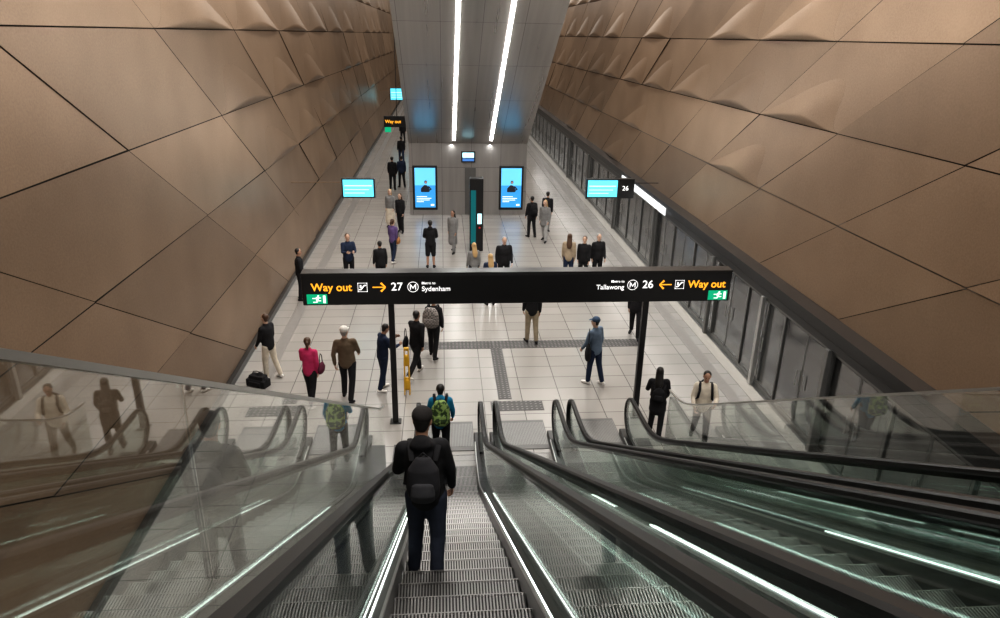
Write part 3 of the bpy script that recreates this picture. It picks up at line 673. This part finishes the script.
p=person(-2.25,30.3,0,170,GR,CR,'person in grey top and cream skirt standing',H=1.64,w=.9,skin=0,hair='long',hc='blond',stride=0,skirt=True)
p=person(.39,26.4,0,150,GR,GR,'person in long grey coat walking beside help point',H=1.66,skin=1,coat=.45,stride=14,hair='long')
p=person(-2.65,38.2,0,0,K,K,'person dressed in black standing far along platform',H=1.76,skin=1)
p=person(-2.2,38.9,0,20,NV,K,'person in navy jacket standing far along platform',H=1.7,skin=1,stride=8)
p=person(-2.6,46.5,0,10,K,NV,'person in dark jacket below distant sign',H=1.74,skin=1,stride=10)
p=person(-2.97,55.9,0,10,K,K,'distant person dressed in dark clothes walking',H=1.74,skin=1,stride=10)
p=person(3.7,28.6,0,20,K,K,'person in black jacket with backpack standing',H=1.72,skin=1,stride=5)
backpack(p,K,'black backpack on black jacket near blue screen')
p=person(4.15,27.9,0,150,GR,cloth('pale_grey',(.4,.4,.4)),'person in grey coat and pale trousers walking',H=1.72,skin=0,coat=.15,hc='blond',hair='long',stride=12)
p=person(4.5,29.6,0,-20,K,GR,'person in black coat and grey trousers walking',H=1.72,skin=0,stride=14)
p=person(2.0,22.2,0,190,K,K,'person in bulky dark coat facing the escalators',H=1.76,w=1.15,skin=0,hc='grey')
p=person(1.45,20.7,0,10,NV,GR,'person with blond hair in dark jacket standing',H=1.64,w=.92,skin=0,hair='long',hc='blond')
p=person(1.0,22.0,0,20,GR,K,'person with fair hair in grey jacket standing',H=1.62,w=.92,skin=0,hair='long',hc='blond')
p=person(4.25,22.7,0,-10,BG,NV,'person with long brown hair in beige jacket',H=1.72,w=.95,skin=0,hair='long',hc='brown')
p=person(4.75,22.6,0,160,K,K,'person in dark jacket standing near companions',H=1.66,skin=0,hc='brown')
p=person(5.25,22.7,0,190,K,K,'person in black jacket with grey hair standing',H=1.72,skin=0,hc='grey')
p=person(-4.45,21.3,0,-80,K,K,'person in black clothes standing beside bronze wall',H=1.66,skin=1,arms=((5,6,20),(5,6,20)))
r=obj('folding_barrier',None,loc=(-.87,14.9,0),label='slim yellow folding barrier stood beside the sign post',cat='barrier'); 
for s in (-1,1):
    mb=MB()
    for a,b in (((-.06,s*.08,0),(-.045,0,1.15)),((.06,s*.08,0),(.045,0,1.15))): mb.loft([a,b],[.016,.014],seg=8)
    for zz in (.25,.85): q=s*.08*(1-zz/1.15); mb.loft([(-.05,q,zz),(.05,q,zz)],[(.14,.010)]*2,side=V((0,0,1)),seg=8)
    O('leg_frame',mb,M_YEL,smooth=True,parent=r)
mb=MB(); mb.box(-.06,.06,-.035,.035,1.1,1.18); bev(O('top_cap',mb,M_YEL,parent=r),.02)
# ------------------------------------------------------------------ lights
def area(name,loc,rot,sx_,sy_,pw,col=(1,.96,.905)):
    l=bpy.data.lights.new(name,'AREA'); l.shape='RECTANGLE'; l.size=sx_; l.size_y=sy_; l.energy=pw; l.color=col
    o=bpy.data.objects.new(name,l); COL.objects.link(o); o.location=loc; o.rotation_euler=rot; return o
area('ceiling_light',(1.3,3,14.6),(0,0,0),4,8,1000)
area('ceiling_light',(-3.4,24,13),(0,0,0),1.2,26,1350)
area('ceiling_light',(6.0,24,13),(0,0,0),1.2,26,1350)
area('ceiling_light',(1.2,18,9.3),(0,0,0),4,4,330)
area('ceiling_light',(1.2,70,14),(0,0,0),8,60,3600)
for y in (10,20,30,40,50):
    area('cove_light',(7.2,y,2.6),(0,math.radians(35),0),.1,9,35,(1,.98,.95))
for x in (.45,2.2): area('added_streak_lamp',(x,32.42,3.2),(math.radians(12),0,0),.12,.08,4,(1,1,.98))  # added lamps without fixtures, imitating the strips' bright streaks on the facade
w=bpy.data.worlds.new('world'); SC.world=w; w.use_nodes=True; w.node_tree.nodes['Background'].inputs[0].default_value=(1,.98,.96,1); w.node_tree.nodes['Background'].inputs[1].default_value=.5
SC.view_settings.view_transform='Standard'
try: SC.view_settings.look='Medium High Contrast'
except Exception: pass
SC.view_settings.exposure=.1
